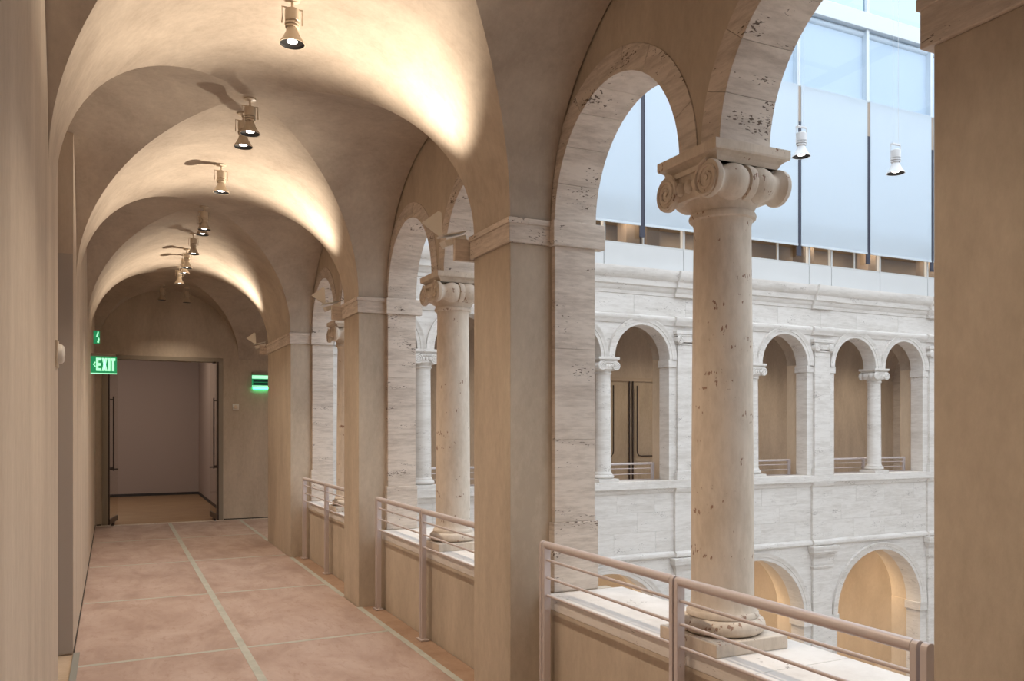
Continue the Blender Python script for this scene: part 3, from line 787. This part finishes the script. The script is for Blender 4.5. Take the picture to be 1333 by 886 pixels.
# ------------------------------------------------------------------ impost uplights (the light that streaks the vault bands)
def make_uplight(name, label, loc, group):
    t = thing(name, label, 'uplight', loc, 0, group)      # origin: on the pier's far face at the impost
    MB().box(-.06, .10, 0, .035, -.12, .02).build('mount', M['trav'], t, None, .004)
    MB().prism([(-.10, -.03), (.04, .02), (.03, .06), (-.12, .01)], 'y', .035, .13).build('housing', M['white_plate'], t, None, .004)
    MB().prism([(-.13, .035), (.03, .075), (.03, .084), (-.14, .042)], 'y', .03, .135).build('visor', M['white_plate'], t)
    MB().prism([(-.235, .13), (-.11, .05), (-.09, .05), (-.10, .21), (-.12, .22)], 'y', .135, .141).build('barn_door', M['white_plate'], t)
    ld = bpy.data.lights.new('uplight_lamp', 'SPOT'); ld.energy = UP_W; ld.color = (1, .86, .69); ld.spot_size = radians(98); ld.spot_blend = .75; ld.shadow_soft_size = .02
    lo = bpy.data.objects.new('uplight_lamp', ld); C.objects.link(lo); lo.parent = t; lo.location = (-.13, .0, .05)
    from mathutils import Vector
    lo.rotation_euler = Vector((-.60, -.24, .76)).to_track_quat('-Z', 'Y').to_euler()
    return t
up_l = ['white barn-door uplight on the far side of the nearest pier impost', 'small white uplight on the far side of the second pier impost', 'small white uplight at the far end of the corner pier impost', 'uplight above the right edge pier, out of view']
ups = [(2.03, NEAR1+PW+.043, 2.88), (2.03, NEAR1+P+PW+.043, 2.88), (2.03, YC+.043, 2.88)]
U0 = make_uplight('wall_uplight', up_l[0], ups[0], 'uplights on the pier imposts')
for lb, p in zip(up_l[1:], ups[1:]): dup(U0, p, 0, lb)
# unseen spots without fixtures, added at the vault crowns to light the far gallery
for k, c in enumerate(FB):
    ld = bpy.data.lights.new('gallery_fill', 'SPOT'); ld.energy = SPOT_W*1.6; ld.color = WARM; ld.spot_size = radians(150); ld.spot_blend = 1; ld.shadow_soft_size = .05
    lo = bpy.data.objects.new('gallery_fill', ld); C.objects.link(lo); lo.parent = ce; lo.location = (c, GC, CR-.3)
for k, c in enumerate(FB):
    ld = bpy.data.lights.new('lower_gallery_fill', 'SPOT'); ld.energy = 120; ld.color = (1, .74, .46); ld.spot_size = radians(172); ld.spot_blend = 1; ld.shadow_soft_size = .25
    lo = bpy.data.objects.new('lower_gallery_fill', ld); C.objects.link(lo); lo.parent = wf; lo.location = (c+.6, 12.95, -.75)  # unseen lamp added to warm and brighten the lower gallery
    ld = bpy.data.lights.new('upper_room_fill', 'AREA'); ld.energy = 40; ld.color = (1, .86, .70); ld.shape = 'RECTANGLE'; ld.size = 2.4; ld.size_y = .4
    lo = bpy.data.objects.new('upper_room_fill', ld); C.objects.link(lo); lo.parent = wu; lo.location = (c, YF+.8, 5.58)  # unseen panel added to brighten the room behind the window strip
ld = bpy.data.lights.new('room_fill', 'AREA'); ld.energy = 22; ld.color = (1, .86, .72); ld.size = 1.0
lo = bpy.data.objects.new('room_fill', ld); C.objects.link(lo); lo.parent = rm; lo.location = (.3, 19.3, 3.78)  # unseen lamp added to lift the dark room beyond the doorway

# ------------------------------------------------------------------ glass doors of the end doorway
def glass_door(label, x, ang, hand):
    t = thing('glass_door', label, 'door', (x, YE, 0), ang, 'glass door leaves of the end doorway')
    MB().box(-.006, .006, -.45, .36, .05, DZ-.03).build('glass_leaf', M['glass_door'], t, None, .002)
    MB().box(-.012, .012, -.462, -.45, .05, DZ-.03).build('edge_stile', M['steel_dark'], t)
    MB().box(-.02, .02, -.12, .02, .004, .05).box(-.02, .02, -.12, .02, DZ-.03, DZ-.002).build('pivot', M['steel_dark'], t, None, .003)
    MB().box(-.014, .014, -.46, .36, .052, .14).build('bottom_rail', M['steel_dark'], t)
    pb = MB().tube([(hand*.055, -.36, .95), (hand*.055, -.36, 2.2)], .012, 8).tube([(hand*.0, -.36, 1.0), (hand*.055, -.36, 1.0)], .009, 6).tube([(0, -.36, 2.15), (hand*.055, -.36, 2.15)], .009, 6)
    pb.tube([(hand*.0, -.38, .98), (hand*.13, -.38, .98)], .012, 8)
    pb.build('pull_bar', M['steel_dark'], t)
    return t
glass_door('left open glass door leaf of the end doorway, under the exit sign', .02, radians(-9), 1)
glass_door('right open glass door leaf of the end doorway, next to the white wall plate', DX1-.07, radians(3), -1)

# ------------------------------------------------------------------ signs and wall devices
def exit_letters(m, y, w_, h):
    # E X I T as block strokes in the x-z plane, width w_, height h, centred on origin
    u = w_/100.0; v = h/100.0
    def bar(x0, z0, x1, z1): m.box(x0*u, x1*u, y-.003, y, z0*v, z1*v)
    def slant(x0, x1, wd): m.prism([(x0*u, 0), ((x0+wd)*u, 0), ((x1+wd)*u, 100*v), (x1*u, 100*v)], 'y', y-.003, y)
    bar(0, 0, 12, 100); bar(12, 0, 26, 20); bar(12, 40, 24, 60); bar(12, 80, 26, 100)
    slant(29, 46, 13); slant(46, 29, 13)
    bar(62, 0, 74, 100)
    bar(82, 0, 94, 80); bar(76, 80, 100, 100)
es = thing('exit_sign', 'green lit EXIT sign with left arrow sticking out from the left wall', 'sign', (XL, 12.5, 2.42), 0)
MB().box(0, .32, -.008, .008, 0, .225).build('acrylic_plate', M['green'], es)
lm = MB(); exit_letters(lm, 0, .235, .175)
obj('lettering', lm.mesh('lettering', M['green_pale']), es, 0, (.066, -.0085, .028))
MB().prism([(.028, .115), (.056, .152), (.062, .142), (.044, .115), (.062, .088), (.056, .078)], 'y', -.012, -.0085).build('arrow', M['green_pale'], es)
MB().box(.0, .32, -.010, .010, -.012, .0).build('light_strip', M['green_pale'], es)
MB().box(0.0, .30, -.03, .03, .226, .262).build('housing', M['frame'], es, None, .004)
e2 = thing('exit_sign', 'green lit sign on the end wall, cut off by the corner pier', 'sign', (2.48, YE-.05, 2.42), 0)
MB().box(-.17, .17, 0, .045, .225, .275).build('housing', M['frame'], e2, None, .004)
MB().box(-.17, .17, 0, .014, 0, .225).build('acrylic_plate', M['green'], e2)
MB().box(-.17, .17, -.003, 0, .155, .215).box(-.17, .17, -.003, 0, .012, .028).build('lit_edge', M['green_pale'], e2)
MB().box(-.15, .15, .015, .03, -.035, -.005).build('lamp_strip', M['green_glow'], e2)
MB().box(-.15, .15, -.004, 0, .095, .14).box(-.15, .15, -.004, 0, .04, .085).build('printed_band', M['green_dark'], e2)
MB().box(-.17, .17, .014, .045, 0.0, .225).build('light_box', M['green'], e2)
e3 = thing('exit_sign', 'small green glowing plate high on the left wall beyond the exit sign', 'sign', (XL, 14.35, 2.98), 0)
MB().box(0, .09, -.01, .01, 0, .2).build('acrylic_plate', M['green'], e3)  # small green glow, built as a lit plate
MB().prism([(.035, .10), (.06, .19), (.075, .18), (.058, .10)], 'y', -.014, -.010).prism([(.05, .02), (.075, .10), (.085, .07), (.075, .01)], 'y', -.014, -.010).build('symbol', M['green_pale'], e3)
al = thing('wall_plate', 'small square white plate with round centre on the end wall right of the doorway', 'plate', (2.03, YE, 2.05))
MB().box(-.055, .055, -.012, 0, -.06, .06).build('plate', M['white_plate'], al, None, .004)
MB().lathe([(.036, 0), (.034, -.012), (.02, -.016)], (0, -.012, 0), 'y', 20).build('sounder', M['lamp'], al, 40)
tp = thing('wall_sounder', 'white rounded alarm plate on the left wall beside the grey opening', 'alarm', (XL, 4.90, 2.075))
MB().box(0, .012, -.055, .055, -.07, .07).build('back_plate', M['lamp'], tp, None, .003)
MB().lathe([(.052, .012), (.05, .028), (.040, .038), (.01, .042)], (0, 0, 0), 'x', 24).build('dome', M['white_plate'], tp, 40)
